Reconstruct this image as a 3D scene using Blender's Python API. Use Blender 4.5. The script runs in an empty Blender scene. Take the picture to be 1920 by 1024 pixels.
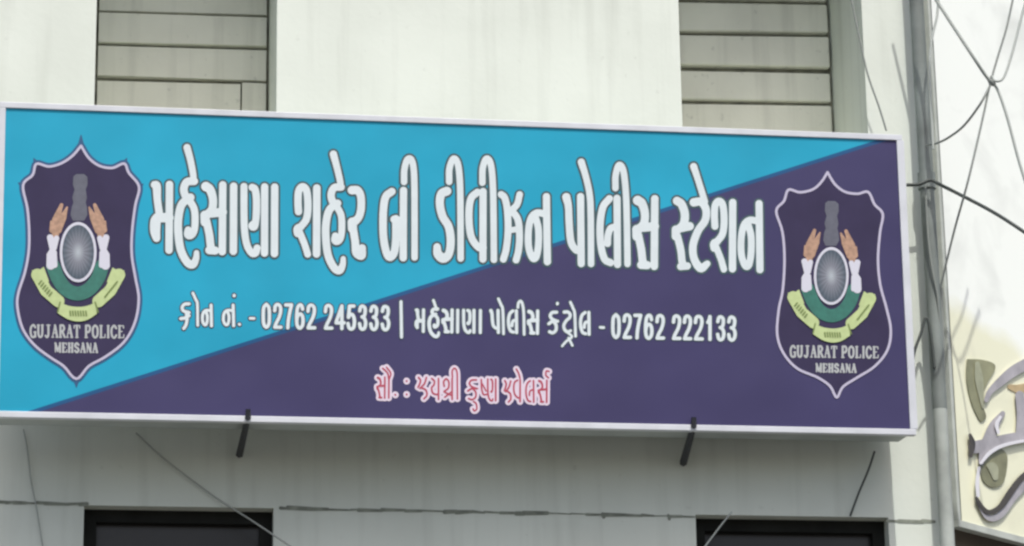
import bpy, bmesh, math, random
import numpy as np
from mathutils import Vector, Matrix

random.seed(7)
rng = np.random.default_rng(5)
S = bpy.context.scene
C = S.collection

# ------------------------------------------------------------------ camera
F0 = 6000.0                                   # focal length in photo pixels (photo 1920 wide)
CAM = np.array([-1.4570, -11.9542, -3.7975])
PSI, TH, RHO = 0.1370, 0.3046, -0.0163
_f = np.array([math.sin(PSI)*math.cos(TH), math.cos(PSI)*math.cos(TH), math.sin(TH)])
_r0 = np.array([math.cos(PSI), -math.sin(PSI), 0.0])
_u0 = np.cross(_r0, _f)
_r = math.cos(RHO)*_r0 + math.sin(RHO)*_u0
_u = -math.sin(RHO)*_r0 + math.cos(RHO)*_u0
cd = bpy.data.cameras.new('camera')
cam = bpy.data.objects.new('camera', cd); C.objects.link(cam)
cam.matrix_world = Matrix(((_r[0], _u[0], -_f[0], CAM[0]), (_r[1], _u[1], -_f[1], CAM[1]),
                           (_r[2], _u[2], -_f[2], CAM[2]), (0, 0, 0, 1)))
cd.sensor_fit = 'HORIZONTAL'; cd.sensor_width = 36.0; cd.lens = 36.0*F0/1920.0
cd.clip_start = 0.1; cd.clip_end = 2000
S.camera = cam
S.cycles.filter_width = 2.5                   # soft lens of the telephone camera

# ------------------------------------------------------------------ light
SUN = Vector((0.07, -0.50, 0.86)).normalized()    # towards the sun
w = bpy.data.worlds.new('World'); S.world = w; w.use_nodes = True
nt = w.node_tree; bg = nt.nodes['Background']
sky = nt.nodes.new('ShaderNodeTexSky'); sky.sky_type = 'NISHITA'; sky.sun_disc = False
sky.sun_elevation = math.asin(SUN.z); sky.sun_rotation = math.atan2(SUN.x, SUN.y)
sky.air_density = 1.0; sky.dust_density = 4.0; sky.ozone_density = 1.0
nt.links.new(sky.outputs[0], bg.inputs['Color']); bg.inputs['Strength'].default_value = 0.15
sl = bpy.data.lights.new('sun', 'SUN'); sl.energy = 2.8; sl.angle = math.radians(0.6); sl.color = (1.0, 0.98, 0.93)
so = bpy.data.objects.new('sun', sl); C.objects.link(so); so.location = (0, -10, 20)
so.rotation_euler = SUN.to_track_quat('Z', 'Y').to_euler()
S.view_settings.view_transform = 'Standard'; S.view_settings.look = 'None'
S.view_settings.exposure = 0.16; S.view_settings.gamma = 1.0

# ------------------------------------------------------------------ helpers
def ray(x, y):
    return _f + _r*(x-960)/F0 - _u*(y-512)/F0
def on_plane(x, y, p0, n):
    d = ray(x, y); n = np.asarray(n, float)
    t = ((np.asarray(p0, float)-CAM) @ n)/(d @ n)
    return CAM + d*t
def on_y(x, y, Y):
    return on_plane(x, y, (0, Y, 0), (0, 1, 0))

def tag(o, label=None, cat=None, group=None, kind=None):
    if label: o['label'] = label
    if cat: o['category'] = cat
    if group: o['group'] = group
    if kind: o['kind'] = kind
    return o
def thing(name, label, cat, loc=(0, 0, 0), group=None):
    o = bpy.data.objects.new(name, None); C.objects.link(o); o.location = loc
    o.empty_display_size = 0.2
    return tag(o, label, cat, group)
def mesh_obj(name, verts, faces, mat, parent=None, off=(0, 0, 0), smooth=False, mats=None, idx=None):
    m = bpy.data.meshes.new(name)
    off = np.asarray(off, float)
    m.from_pydata([tuple(np.asarray(v, float)-off) for v in verts], [], faces)
    for k in (mats or [mat]): m.materials.append(k)
    if idx is not None: m.polygons.foreach_set('material_index', idx)
    if smooth: m.polygons.foreach_set('use_smooth', [True]*len(m.polygons))
    m.update()
    o = bpy.data.objects.new(name, m); C.objects.link(o)
    if parent: o.parent = parent
    elif np.any(off): o.location = off
    return o

class MB:
    def __init__(s): s.v = []; s.f = []
    def box(s, a, b):
        x0, y0, z0 = a; x1, y1, z1 = b; n = len(s.v)
        s.v += [(x0,y0,z0),(x1,y0,z0),(x1,y1,z0),(x0,y1,z0),(x0,y0,z1),(x1,y0,z1),(x1,y1,z1),(x0,y1,z1)]
        s.f += [tuple(n+i for i in q) for q in ((0,3,2,1),(4,5,6,7),(0,1,5,4),(1,2,6,5),(2,3,7,6),(3,0,4,7))]
    def quad(s, a, b, c, d):
        n = len(s.v); s.v += [a, b, c, d]; s.f.append((n, n+1, n+2, n+3))
    def tube(s, pts, rad, n=8, cap=True):
        pts = [Vector(p) for p in pts]; base = len(s.v); prev = None
        for i, p in enumerate(pts):
            t = (pts[min(i+1, len(pts)-1)]-pts[max(i-1, 0)]).normalized()
            if prev is None:
                a = t.orthogonal().normalized()
            else:
                a = (prev - t*prev.dot(t)).normalized()
            prev = a; b = t.cross(a)
            r = rad[i] if hasattr(rad, '__len__') else rad
            for k in range(n):
                q = p + (a*math.cos(2*math.pi*k/n) + b*math.sin(2*math.pi*k/n))*r
                s.v.append(tuple(q))
        for i in range(len(pts)-1):
            for k in range(n):
                s.f.append((base+i*n+k, base+i*n+(k+1) % n, base+(i+1)*n+(k+1) % n, base+(i+1)*n+k))
        if cap:
            e = base+(len(pts)-1)*n; q = len(s.v)      # caps have their own vertices, so the side shades straight
            s.v += s.v[base:base+n] + s.v[e:e+n]
            s.f.append(tuple(q+k for k in reversed(range(n)))); s.f.append(tuple(q+n+k for k in range(n)))
    def build(s, name, mat, parent=None, off=(0, 0, 0), smooth=False, bevel=0):
        o = mesh_obj(name, s.v, s.f, mat, parent, off, smooth)
        if bevel:
            md = o.modifiers.new('bevel', 'BEVEL'); md.width = bevel; md.segments = 2; md.limit_method = 'ANGLE'
        return o

def cr(pts, n=7):
    """Catmull-Rom through points of any dimension"""
    P = [np.asarray(p, float) for p in pts]
    if len(P) < 3: return P
    P = [2*P[0]-P[1]] + P + [2*P[-1]-P[-2]]
    out = []
    for i in range(1, len(P)-2):
        for k in range(n):
            t = k/n
            out.append(0.5*((2*P[i]) + (P[i+1]-P[i-1])*t + (2*P[i-1]-5*P[i]+4*P[i+1]-P[i+2])*t*t
                            + (3*P[i]-P[i-1]-3*P[i+1]+P[i+2])*t**3))
    out.append(P[-2]); return out

# ---- flat printed shapes: a union of thick strokes / polygons / ellipses, contoured on a grid
class Art:
    def __init__(s, res=1.0): s.items = []; s.res = res
    def stroke(s, pts, r, grow=0.0, sx=1.0):
        """pts (x, y) or (x, y, r)"""
        for i in range(max(1, len(pts)-1)):
            a = pts[i]; b = pts[min(i+1, len(pts)-1)]
            ra = a[2] if len(a) > 2 else r; rb = b[2] if len(b) > 2 else r
            s.items.append(('seg', a[0], a[1], ra+grow, b[0], b[1], rb+grow))
        return s
    def poly(s, pts, grow=0.0): s.items.append(('poly', np.array([p[:2] for p in pts], float), grow)); return s
    def ellipse(s, cx, cy, rx, ry, grow=0.0, inner=None): s.items.append(('ell', cx, cy, rx+grow, ry+grow, inner)); return s
    def field(s):
        xs = []; ys = []
        for it in s.items:
            if it[0] == 'seg':
                xs += [it[1]-it[3], it[1]+it[3], it[4]-it[6], it[4]+it[6]]; ys += [it[2]-it[3], it[2]+it[3], it[5]-it[6], it[5]+it[6]]
            elif it[0] == 'poly':
                q = it[1]; g = abs(it[2]); xs += [q[:,0].min()-g, q[:,0].max()+g]; ys += [q[:,1].min()-g, q[:,1].max()+g]
            else:
                xs += [it[1]-it[3], it[1]+it[3]]; ys += [it[2]-it[4], it[2]+it[4]]
        h = s.res; x0, x1, y0, y1 = min(xs)-2*h, max(xs)+2*h, min(ys)-2*h, max(ys)+2*h
        gx = np.arange(x0, x1+h, h); gy = np.arange(y0, y1+h, h)
        D = np.full((len(gy), len(gx)), 1e3)
        for it in s.items:
            if it[0] == 'seg':
                _, ax, ay, ra, bx, by, rb = it; m = max(ra, rb)+2*h
                i0 = max(0, int((min(ax,bx)-m-x0)/h)); i1 = min(len(gx), int((max(ax,bx)+m-x0)/h)+2)
                j0 = max(0, int((min(ay,by)-m-y0)/h)); j1 = min(len(gy), int((max(ay,by)+m-y0)/h)+2)
                X, Y = np.meshgrid(gx[i0:i1], gy[j0:j1])
                dx, dy = bx-ax, by-ay; L = dx*dx+dy*dy
                t = np.clip(((X-ax)*dx+(Y-ay)*dy)/L, 0, 1) if L > 1e-9 else 0*X
                d = np.hypot(X-ax-t*dx, Y-ay-t*dy)-(ra+(rb-ra)*t)
                D[j0:j1, i0:i1] = np.minimum(D[j0:j1, i0:i1], d)
            elif it[0] == 'poly':
                q, g = it[1], it[2]
                X, Y = np.meshgrid(gx, gy); ins = np.zeros(X.shape, bool); d = np.full(X.shape, 1e3)
                for k in range(len(q)):
                    a = q[k]; b = q[(k+1) % len(q)]; dx, dy = b-a; L = dx*dx+dy*dy
                    t = np.clip(((X-a[0])*dx+(Y-a[1])*dy)/max(L, 1e-9), 0, 1)
                    d = np.minimum(d, np.hypot(X-a[0]-t*dx, Y-a[1]-t*dy))
                    c = ((a[1] > Y) != (b[1] > Y))
                    with np.errstate(divide='ignore', invalid='ignore'):
                        xx = (b[0]-a[0])*(Y-a[1])/(b[1]-a[1])+a[0]
                    ins ^= (c & (X < xx))
                D = np.minimum(D, np.where(ins, -d, d)-g)
            else:
                _, cx, cy, rx, ry, inner = it
                X, Y = np.meshgrid(gx, gy)
                d = (np.hypot((X-cx)/rx, (Y-cy)/ry)-1)*min(rx, ry)
                if inner is not None: d = np.maximum(d, -(d+inner))
                D = np.minimum(D, d)
        return gx, gy, D
    def mesh(s):
        """2-D verts, faces and boundary segments"""
        gx, gy, D = s.field(); ins = D < 0
        V = []; Fc = []; B = []
        full = ins[:-1,:-1] & ins[:-1,1:] & ins[1:,:-1] & ins[1:,1:]
        anyi = ins[:-1,:-1] | ins[:-1,1:] | ins[1:,:-1] | ins[1:,1:]
        for j in range(full.shape[0]):
            row = full[j]
            if not row.any(): continue
            e = np.diff(np.concatenate(([0], row.astype(np.int8), [0])))
            for a, b in zip(np.where(e == 1)[0], np.where(e == -1)[0]):
                n = len(V); V += [(gx[a], gy[j]), (gx[b], gy[j]), (gx[b], gy[j+1]), (gx[a], gy[j+1])]
                Fc.append((n+3, n+2, n+1, n))
        jj, ii = np.where(anyi & ~full)
        for j, i in zip(jj, ii):
            P = [(gx[i], gy[j], D[j,i]), (gx[i+1], gy[j], D[j,i+1]), (gx[i+1], gy[j+1], D[j+1,i+1]), (gx[i], gy[j+1], D[j+1,i])]
            out = []; cross = []
            for k in range(4):
                a = P[k]; b = P[(k+1) % 4]
                if a[2] < 0: out.append(a[:2])
                if (a[2] < 0) != (b[2] < 0):
                    t = a[2]/(a[2]-b[2]); q = (a[0]+(b[0]-a[0])*t, a[1]+(b[1]-a[1])*t)
                    out.append(q); cross.append(q)
            if len(out) >= 3:
                n = len(V); V += out; Fc.append(tuple(range(n+len(out)-1, n-1, -1)))
                if len(cross) == 2: B.append((cross[0], cross[1]))
        return V, Fc, B
    def build(s, name, mat, to3, h, parent=None, off=(0, 0, 0), thick=0.0):
        """to3(x, y, height) -> point; h is the height above the carrier"""
        V, Fc, B = s.mesh()
        v3 = [to3(x, y, h) for x, y in V]; f3 = list(Fc)
        if thick:
            for a, b in B:
                n = len(v3); v3 += [to3(a[0], a[1], h), to3(b[0], b[1], h), to3(b[0], b[1], h-thick), to3(a[0], a[1], h-thick)]
                f3.append((n, n+1, n+2, n+3))
        return mesh_obj(name, v3, f3, mat, parent, off)

# ------------------------------------------------------------------ materials
def mat(name, col, rough=0.6, var=0.0, scale=6.0, bump=0.0, bscale=60.0, metal=0.0, spec=0.5, coords='Object'):
    m = bpy.data.materials.new(name); m.use_nodes = True
    t = m.node_tree; b = t.nodes['Principled BSDF']
    b.inputs['Base Color'].default_value = (*col, 1); b.inputs['Roughness'].default_value = rough
    b.inputs['Metallic'].default_value = metal; b.inputs['Specular IOR Level'].default_value = spec
    tc = t.nodes.new('ShaderNodeTexCoord')
    if var:
        n = t.nodes.new('ShaderNodeTexNoise'); n.inputs['Scale'].default_value = scale; n.inputs['Detail'].default_value = 6
        t.links.new(tc.outputs[coords], n.inputs['Vector'])
        r = t.nodes.new('ShaderNodeMapRange'); r.inputs['From Min'].default_value = 0.3; r.inputs['From Max'].default_value = 0.7
        r.inputs['To Min'].default_value = 1-var; r.inputs['To Max'].default_value = 1+var*0.5
        t.links.new(n.outputs['Fac'], r.inputs['Value'])
        mx = t.nodes.new('ShaderNodeVectorMath'); mx.operation = 'SCALE'; mx.inputs[0].default_value = col
        t.links.new(r.outputs['Result'], mx.inputs['Scale']); t.links.new(mx.outputs[0], b.inputs['Base Color'])
    if bump:
        n2 = t.nodes.new('ShaderNodeTexNoise'); n2.inputs['Scale'].default_value = bscale; n2.inputs['Detail'].default_value = 5
        t.links.new(tc.outputs[coords], n2.inputs['Vector'])
        bp = t.nodes.new('ShaderNodeBump'); bp.inputs['Strength'].default_value = bump; bp.inputs['Distance'].default_value = 0.02
        t.links.new(n2.outputs['Fac'], bp.inputs['Height']); t.links.new(bp.outputs[0], b.inputs['Normal'])
    return m

def plaster(name, col, dirt=(0.30, 0.31, 0.26), amount=0.5, streak=0.5):
    """painted render: patchy wash, vertical rain streaks, small specks"""
    m = mat(name, col, 0.85, bump=0.05, bscale=30); t = m.node_tree; b = t.nodes['Principled BSDF']
    N = t.nodes; L = t.links
    tc = [n for n in N if n.type == 'TEX_COORD'][0]
    def noise(scale, vec=None, detail=5):
        n = N.new('ShaderNodeTexNoise'); n.inputs['Scale'].default_value = scale; n.inputs['Detail'].default_value = detail
        L.new(vec or tc.outputs['Object'], n.inputs['Vector']); return n.outputs['Fac']
    def rng_(v, a, c, lo, hi):
        r = N.new('ShaderNodeMapRange'); r.inputs[1].default_value = a; r.inputs[2].default_value = c
        r.inputs[3].default_value = lo; r.inputs[4].default_value = hi; L.new(v, r.inputs[0]); return r.outputs[0]
    mp = N.new('ShaderNodeMapping'); mp.inputs['Scale'].default_value = (14, 14, 0.8); L.new(tc.outputs['Object'], mp.inputs['Vector'])
    big = rng_(noise(1.6), 0.42, 0.72, 0, 0.30*amount)
    st = rng_(noise(1.0, mp.outputs[0], 4), 0.52, 0.80, 0, 0.55*streak)
    sp = rng_(noise(26.0, None, 3), 0.66, 0.78, 0, 0.30*amount)
    a1 = N.new('ShaderNodeMath'); a1.operation = 'ADD'; L.new(big, a1.inputs[0]); L.new(st, a1.inputs[1])
    a2 = N.new('ShaderNodeMath'); a2.operation = 'ADD'; a2.use_clamp = True; L.new(a1.outputs[0], a2.inputs[0]); L.new(sp, a2.inputs[1])
    mx = N.new('ShaderNodeMix'); mx.data_type = 'RGBA'
    mx.inputs[6].default_value = (*col, 1); mx.inputs[7].default_value = (*dirt, 1)
    L.new(a2.outputs[0], mx.inputs[0]); L.new(mx.outputs[2], b.inputs['Base Color'])
    return m

M_wall = plaster('painted_plaster', (0.67, 0.71, 0.64), (0.33, 0.35, 0.30), amount=0.75, streak=0.45)
M_slab = plaster('infill_slab', (0.82, 0.82, 0.71), (0.34, 0.34, 0.29), amount=1.1, streak=0.6)
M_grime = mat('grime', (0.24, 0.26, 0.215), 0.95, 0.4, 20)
M_gap = mat('dark_gap', (0.30, 0.30, 0.24), 0.95, 0.5, 14)
M_frame = mat('white_aluminium', (0.62, 0.64, 0.68), 0.45, 0.10, 9)
M_side = mat('sign_box_sheet', (0.42, 0.46, 0.45), 0.6, 0.15, 5)
M_white = mat('white_vinyl', (0.66, 0.73, 0.75), 0.5, 0.05, 12)
M_lout = mat('letter_outline', (0.040, 0.085, 0.095), 0.5)
M_red = mat('red_vinyl', (0.42, 0.05, 0.09), 0.5)
M_pink = mat('white_red_outline', (0.70, 0.60, 0.70), 0.5)
M_lilac = mat('emblem_line', (0.50, 0.47, 0.60), 0.5)
M_dblue = mat('emblem_dark_blue', (0.018, 0.085, 0.20), 0.5)
M_field = mat('emblem_field', (0.040, 0.032, 0.080), 0.6, 0.12, 8, spec=0.2)
M_grey = mat('emblem_grey', (0.115, 0.12, 0.155), 0.5, 0.15, 40)
M_saff = mat('emblem_saffron', (0.46, 0.28, 0.19), 0.5, 0.3, 60)
M_ewhite = mat('emblem_white', (0.62, 0.62, 0.70), 0.5)
M_green = mat('emblem_green', (0.03, 0.17, 0.13), 0.5, 0.2, 40)
M_ribbon = mat('emblem_ribbon', (0.50, 0.60, 0.28), 0.5, 0.1, 40)
M_olive = mat('ribbon_writing', (0.16, 0.22, 0.06), 0.5)
M_etext = mat('emblem_text', (0.44, 0.46, 0.46), 0.5)
M_steel = mat('dark_steel', (0.025, 0.027, 0.035), 0.5, 0.2, 30)
M_pipe = mat('grey_pipe', (0.20, 0.225, 0.21), 0.7, 0.35, 5, 0.05, 20)
M_pipe2 = mat('painted_pipe', (0.36, 0.39, 0.36), 0.8, 0.35, 6, 0.05, 20)
M_glass = mat('dark_pane', (0.022, 0.021, 0.021), 0.3, 0.4, 3, spec=0.35)
M_wframe = mat('window_frame', (0.02, 0.021, 0.019), 0.9, 0.3, 8, spec=0.1)
M_cable = mat('cable_grey', (0.24, 0.26, 0.24), 0.6)
M_cable_w = mat('wire_grey', (0.34, 0.36, 0.33), 0.6)
M_cable_d = mat('cable_dark', (0.05, 0.06, 0.055), 0.6)
M_cable_p = mat('cable_pale', (0.42, 0.45, 0.42), 0.6)
M_brown = plaster('brown_wall', (0.19, 0.16, 0.13), (0.08, 0.07, 0.06), amount=1.0)
M_ground = mat('dusty_asphalt', (0.11, 0.105, 0.095), 0.95, 0.3, 2.0, 0.3, 40)

# ------------------------------------------------------------------ ground
GZ = -5.4
ring = [(150*math.cos(a*math.pi/24), 150*math.sin(a*math.pi/24), GZ) for a in range(48)]
g = mesh_obj('ground', ring, [tuple(range(48))], M_ground); tag(g, kind='structure')

# ------------------------------------------------------------------ the building
YW = 0.40                                      # wall plane
REC = 0.61                                     # depth of the blocked openings
WREC = 0.14                                    # depth of the windows
B0 = (0.0, YW, GZ)
bld = thing('police_station_building', 'off white plastered building front with blocked openings above and dark windows below the signboard', 'building', B0)
xs_ = [on_y(179, 100, YW)[0], on_y(519, 100, YW)[0], on_y(1275, 100, YW)[0], on_y(1621, 120, YW)[0]]
XL, XR = -7.0, on_y(1748, 500, YW)[0]
z_band = on_y(850, 958, YW)[2]                 # underside of the band
z_sill = on_y(850, 420, YW)[2]                 # hidden behind the sign
z_top = on_y(850, -245, YW)[2]
z_low = z_band-1.5
ZT = 3.4
xc = [XL, xs_[0]-2.9, xs_[0]-1.75] + xs_ + [XR]
zc = [GZ, z_low, z_band, z_sill, z_top, ZT]
mb = MB()
for i in range(len(xc)-1):
    for j in range(len(zc)-1):
        hole = (i in (1, 3, 5)) and (j in (1, 3))
        a, b, lo, hi = xc[i], xc[i+1], zc[j], zc[j+1]
        if not hole:
            mb.quad((a, YW, lo), (b, YW, lo), (b, YW, hi), (a, YW, hi))
        else:
            d = YW+(REC if j == 3 else WREC)
            mb.quad((a, YW, lo), (a, YW, hi), (a, d, hi), (a, d, lo))
            mb.quad((b, YW, lo), (b, d, lo), (b, d, hi), (b, YW, hi))
            mb.quad((a, YW, hi), (b, YW, hi), (b, d, hi), (a, d, hi))
            mb.quad((a, YW, lo), (a, d, lo), (b, d, lo), (b, YW, lo))
mb.quad((XR, YW, GZ), (XR, 8, GZ), (XR, 8, ZT), (XR, YW, ZT))
mb.quad((XL, YW, GZ), (XL, YW, ZT), (XL, 8, ZT), (XL, 8, GZ))
mb.quad((XL, YW, ZT), (XR, YW, ZT), (XR, 8, ZT), (XL, 8, ZT))
mb.build('wall', M_wall, bld, B0)
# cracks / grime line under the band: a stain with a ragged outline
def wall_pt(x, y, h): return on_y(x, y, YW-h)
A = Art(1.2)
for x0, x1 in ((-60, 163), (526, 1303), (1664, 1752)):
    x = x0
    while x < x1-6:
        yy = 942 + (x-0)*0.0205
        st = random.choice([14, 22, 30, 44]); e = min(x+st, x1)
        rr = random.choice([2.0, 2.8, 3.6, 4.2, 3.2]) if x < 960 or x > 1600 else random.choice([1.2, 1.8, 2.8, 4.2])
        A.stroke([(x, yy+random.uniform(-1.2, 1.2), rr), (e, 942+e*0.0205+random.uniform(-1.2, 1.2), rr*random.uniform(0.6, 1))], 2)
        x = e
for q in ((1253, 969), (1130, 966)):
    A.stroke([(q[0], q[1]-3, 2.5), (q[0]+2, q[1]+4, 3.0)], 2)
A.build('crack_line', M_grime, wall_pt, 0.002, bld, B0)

def infill(xa, xb, joints, zs, slope):
    """a blocked opening: stacked slabs with dark open joints"""
    d = YW+REC
    m = MB(); 
    zz = zs
    for k in range(len(zz)-1):
        lo, hi = zz[k]+0.010, zz[k+1]-0.010
        cuts = [xa+0.011] + [xa+(xb-xa)*t for zj, t in joints if zz[k] < zj < zz[k+1]] + [xb-0.009]
        for c in range(len(cuts)-1):
            jx = 0.004 if c else 0; jy = random.uniform(-0.008, 0.008)
            n = len(m.v); m.box((cuts[c]+jx, d-0.055+jy, lo), (cuts[c+1]-0.003, d-0.012, hi))
            for v in range(n, n+8):
                p = m.v[v]; m.v[v] = (p[0], p[1], p[2]+slope*(p[0]-xa)+random.uniform(-0.004, 0.004))
    o = m.build('infill_panel', M_slab, bld, B0, bevel=0.009)
    bk = MB(); bk.quad((xa, d-0.02, zz[0]-0.1), (xb, d-0.02, zz[0]-0.1), (xb, d-0.02, zz[-1]+0.1), (xa, d-0.02, zz[-1]+0.1))
    bk.build('joint_backing', M_gap, o, (0, 0, 0)).location = (-B0[0], -B0[1], -B0[2])
    return o
dI = YW+REC-0.05
def course(ys, x):
    z = [on_y(x, y, dI)[2] for y in ys]
    step = (z[0]-z[-1])/(len(z)-1)
    z = [z[0]+step*k for k in (4, 3, 2, 1)] + z
    while z[-1] > z_sill+step: z.append(z[-1]-step)
    z = sorted(z); z = [v for v in z if v < z_top-0.02]
    return [max(z_sill+0.005, z[0]-step)] + z + [z_top-0.006]
zL = course((27, 88, 151), 340); zR = course((6, 68, 133, 194), 1415)
infill(xs_[0], xs_[1], [(on_y(340, 180, dI)[2], 0.84)], zL, 0.006)
infill(xs_[2], xs_[3], [], zR, 0.018)
infill(xc[1], xc[2], [], zL, 0.0)
def window(xa, xb):
    d = YW+WREC; t = 0.05
    m = MB(); z0, z1 = z_low, z_band
    m.box((xa, d-0.07, z0), (xa+t, d-0.02, z1)); m.box((xb-t, d-0.07, z0), (xb, d-0.02, z1))
    m.box((xa+t, d-0.07, z1-t), (xb-t, d-0.02, z1)); m.box((xa+t, d-0.07, z0), (xb-t, d-0.02, z0+t))
    fr = m.build('window', M_wframe, bld, B0)
    p = MB(); p.quad((xa, d-0.03, z0), (xb, d-0.03, z0), (xb, d-0.03, z1), (xa, d-0.03, z1))
    p.build('pane', M_glass, fr, (0, 0, 0)).location = (-B0[0], -B0[1], -B0[2])
window(xs_[0], xs_[1]); window(xs_[2], xs_[3]); window(xc[1], xc[2])

# ------------------------------------------------------------------ the police signboard
SW, SH = 3.60, 1.2032                          # printed panel
RX, RY, RZ = 0.0579, -0.0113, 0.0460
Rm = Matrix.Rotation(RZ, 3, 'Z') @ Matrix.Rotation(RY, 3, 'Y') @ Matrix.Rotation(RX, 3, 'X')
Rn = np.array(Rm)
sign = thing('signboard', 'wide blue and purple police station signboard in a white frame on the building front', 'signboard', (0, 0, 0))
sign.rotation_euler = Rm.to_euler()
def S3(x, y, h=0.0):
    """photo pixel -> sign-local point h in front of the panel"""
    p = on_plane(x, y, (0, 0, 0), Rn[:, 1]) @ Rn
    return (p[0], -h, p[2])
def s2(x, y): p = S3(x, y); return np.array([p[0], p[2]])

# printed face: blue field, purple lower right, thin deep blue seam between them
m = bpy.data.materials.new('printed_flex'); m.use_nodes = True
t = m.node_tree; N = t.nodes; L = t.links; b = N['Principled BSDF']; b.inputs['Roughness'].default_value = 0.5; b.inputs['Specular IOR Level'].default_value = 0.3
a_, b_ = s2(62, 769), s2(1642, 264); dv = (b_-a_)/np.linalg.norm(b_-a_); nv = np.array([dv[1], -dv[0]])   # towards lower right
tc = N.new('ShaderNodeTexCoord'); dp = N.new('ShaderNodeVectorMath'); dp.operation = 'DOT_PRODUCT'
dp.inputs[1].default_value = (nv[0], 0, nv[1]); L.new(tc.outputs['Object'], dp.inputs[0])
sb = N.new('ShaderNodeMath'); sb.operation = 'SUBTRACT'; sb.inputs[1].default_value = float(a_ @ nv); L.new(dp.outputs['Value'], sb.inputs[0])
def const_ramp(src, lo, hi, stops):
    r = N.new('ShaderNodeMapRange'); r.inputs[1].default_value = lo; r.inputs[2].default_value = hi; L.new(src, r.inputs[0])
    c = N.new('ShaderNodeValToRGB'); c.color_ramp.interpolation = 'LINEAR'
    e = c.color_ramp.elements; e[0].position, e[0].color = stops[0][0], (*stops[0][1], 1); e[1].position, e[1].color = stops[-1][0], (*stops[-1][1], 1)
    for p_, k_ in stops[1:-1]:
        q = e.new(p_); q.color = (*k_, 1)
    L.new(r.outputs[0], c.inputs[0]); return c.outputs[0]
BLUE = (0.010, 0.33, 0.50); PURP = (0.046, 0.040, 0.116); SEAM = (0.010, 0.080, 0.21)
base = const_ramp(sb.outputs[0], -0.05, 0.05, [(0.47, BLUE), (0.50, SEAM), (0.61, SEAM), (0.66, PURP)])
nz = N.new('ShaderNodeTexNoise'); nz.inputs['Scale'].default_value = 2.2; nz.inputs['Detail'].default_value = 5; L.new(tc.outputs['Object'], nz.inputs['Vector'])
rr = N.new('ShaderNodeMapRange'); rr.inputs[1].default_value = 0.3; rr.inputs[2].default_value = 0.7; rr.inputs[3].default_value = 0.92; rr.inputs[4].default_value = 1.10
L.new(nz.outputs['Fac'], rr.inputs[0])
vm = N.new('ShaderNodeVectorMath'); vm.operation = 'SCALE'; L.new(base, vm.inputs[0]); L.new(rr.outputs[0], vm.inputs['Scale'])
L.new(vm.outputs[0], b.inputs['Base Color'])
nb_ = N.new('ShaderNodeTexNoise'); nb_.inputs['Scale'].default_value = 1.7; nb_.inputs['Detail'].default_value = 2; L.new(tc.outputs['Object'], nb_.inputs['Vector'])
bp_ = N.new('ShaderNodeBump'); bp_.inputs['Strength'].default_value = 0.25; bp_.inputs['Distance'].default_value = 0.06
L.new(nb_.outputs['Fac'], bp_.inputs['Height']); L.new(bp_.outputs[0], b.inputs['Normal'])
M_print = m

# a gently slack flex sheet
nx, nz_ = 48, 16
vv = []; ff = []
for j in range(nz_+1):
    for i in range(nx+1):
        vv.append((-SW/2+SW*i/nx, 0.0, -SH/2+SH*j/nz_))
for j in range(nz_):
    for i in range(nx):
        k = j*(nx+1)+i; ff.append((k, k+1, k+nx+2, k+nx+1))
face = mesh_obj('face_panel', vv, ff, M_print, sign)
BT = 0.20
box = MB()
e = 0.012
box.quad((-SW/2-e, 0.004, -SH/2-e), (-SW/2-e, BT, -SH/2-e), (SW/2+e, BT, -SH/2-e), (SW/2+e, 0.004, -SH/2-e))
box.quad((-SW/2-e, 0.004, SH/2+e), (SW/2+e, 0.004, SH/2+e), (SW/2+e, BT, SH/2+e), (-SW/2-e, BT, SH/2+e))
box.quad((-SW/2-e, 0.004, -SH/2-e), (-SW/2-e, 0.004, SH/2+e), (-SW/2-e, BT, SH/2+e), (-SW/2-e, BT, -SH/2-e))
box.quad((SW/2+e, 0.004, -SH/2-e), (SW/2+e, BT, -SH/2-e), (SW/2+e, BT, SH/2+e), (SW/2+e, 0.004, SH/2+e))
box.quad((-SW/2-e, BT, -SH/2-e), (-SW/2-e, BT, SH/2+e), (SW/2+e, BT, SH/2+e), (SW/2+e, BT, -SH/2-e))
box.build('box_casing', M_side, sign)
fr = MB(); fw = 0.024; lp = 0.007
fr.box((-SW/2-fw, -lp, SH/2), (SW/2+fw, 0.03, SH/2+fw)); fr.box((-SW/2-fw, -lp, -SH/2-fw), (SW/2+fw, 0.03, -SH/2))
fr.box((-SW/2-fw, -lp, -SH/2), (-SW/2, 0.03, SH/2)); fr.box((SW/2, -lp, -SH/2), (SW/2+fw*1.3, 0.03, SH/2))
fr.build('frame', M_frame, sign, bevel=0.002)
for (x0, y0), (x1, y1) in (((465, 782), (449, 852)), ((1301, 797), (1281, 868))):
    p0 = on_plane(x0, y0, tuple(Rn @ np.array([0, -0.012, 0])), Rn[:, 1]); p1 = on_y(x1, y1, YW-0.02)
    q0, q1 = p0 @ Rn, p1 @ Rn
    st = MB(); st.tube([q0+np.array([0, -0.003, 0.03]), q0, q1], [0.010, 0.013, 0.016], 6)
    st.build('support_strut', M_steel, sign)

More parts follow.
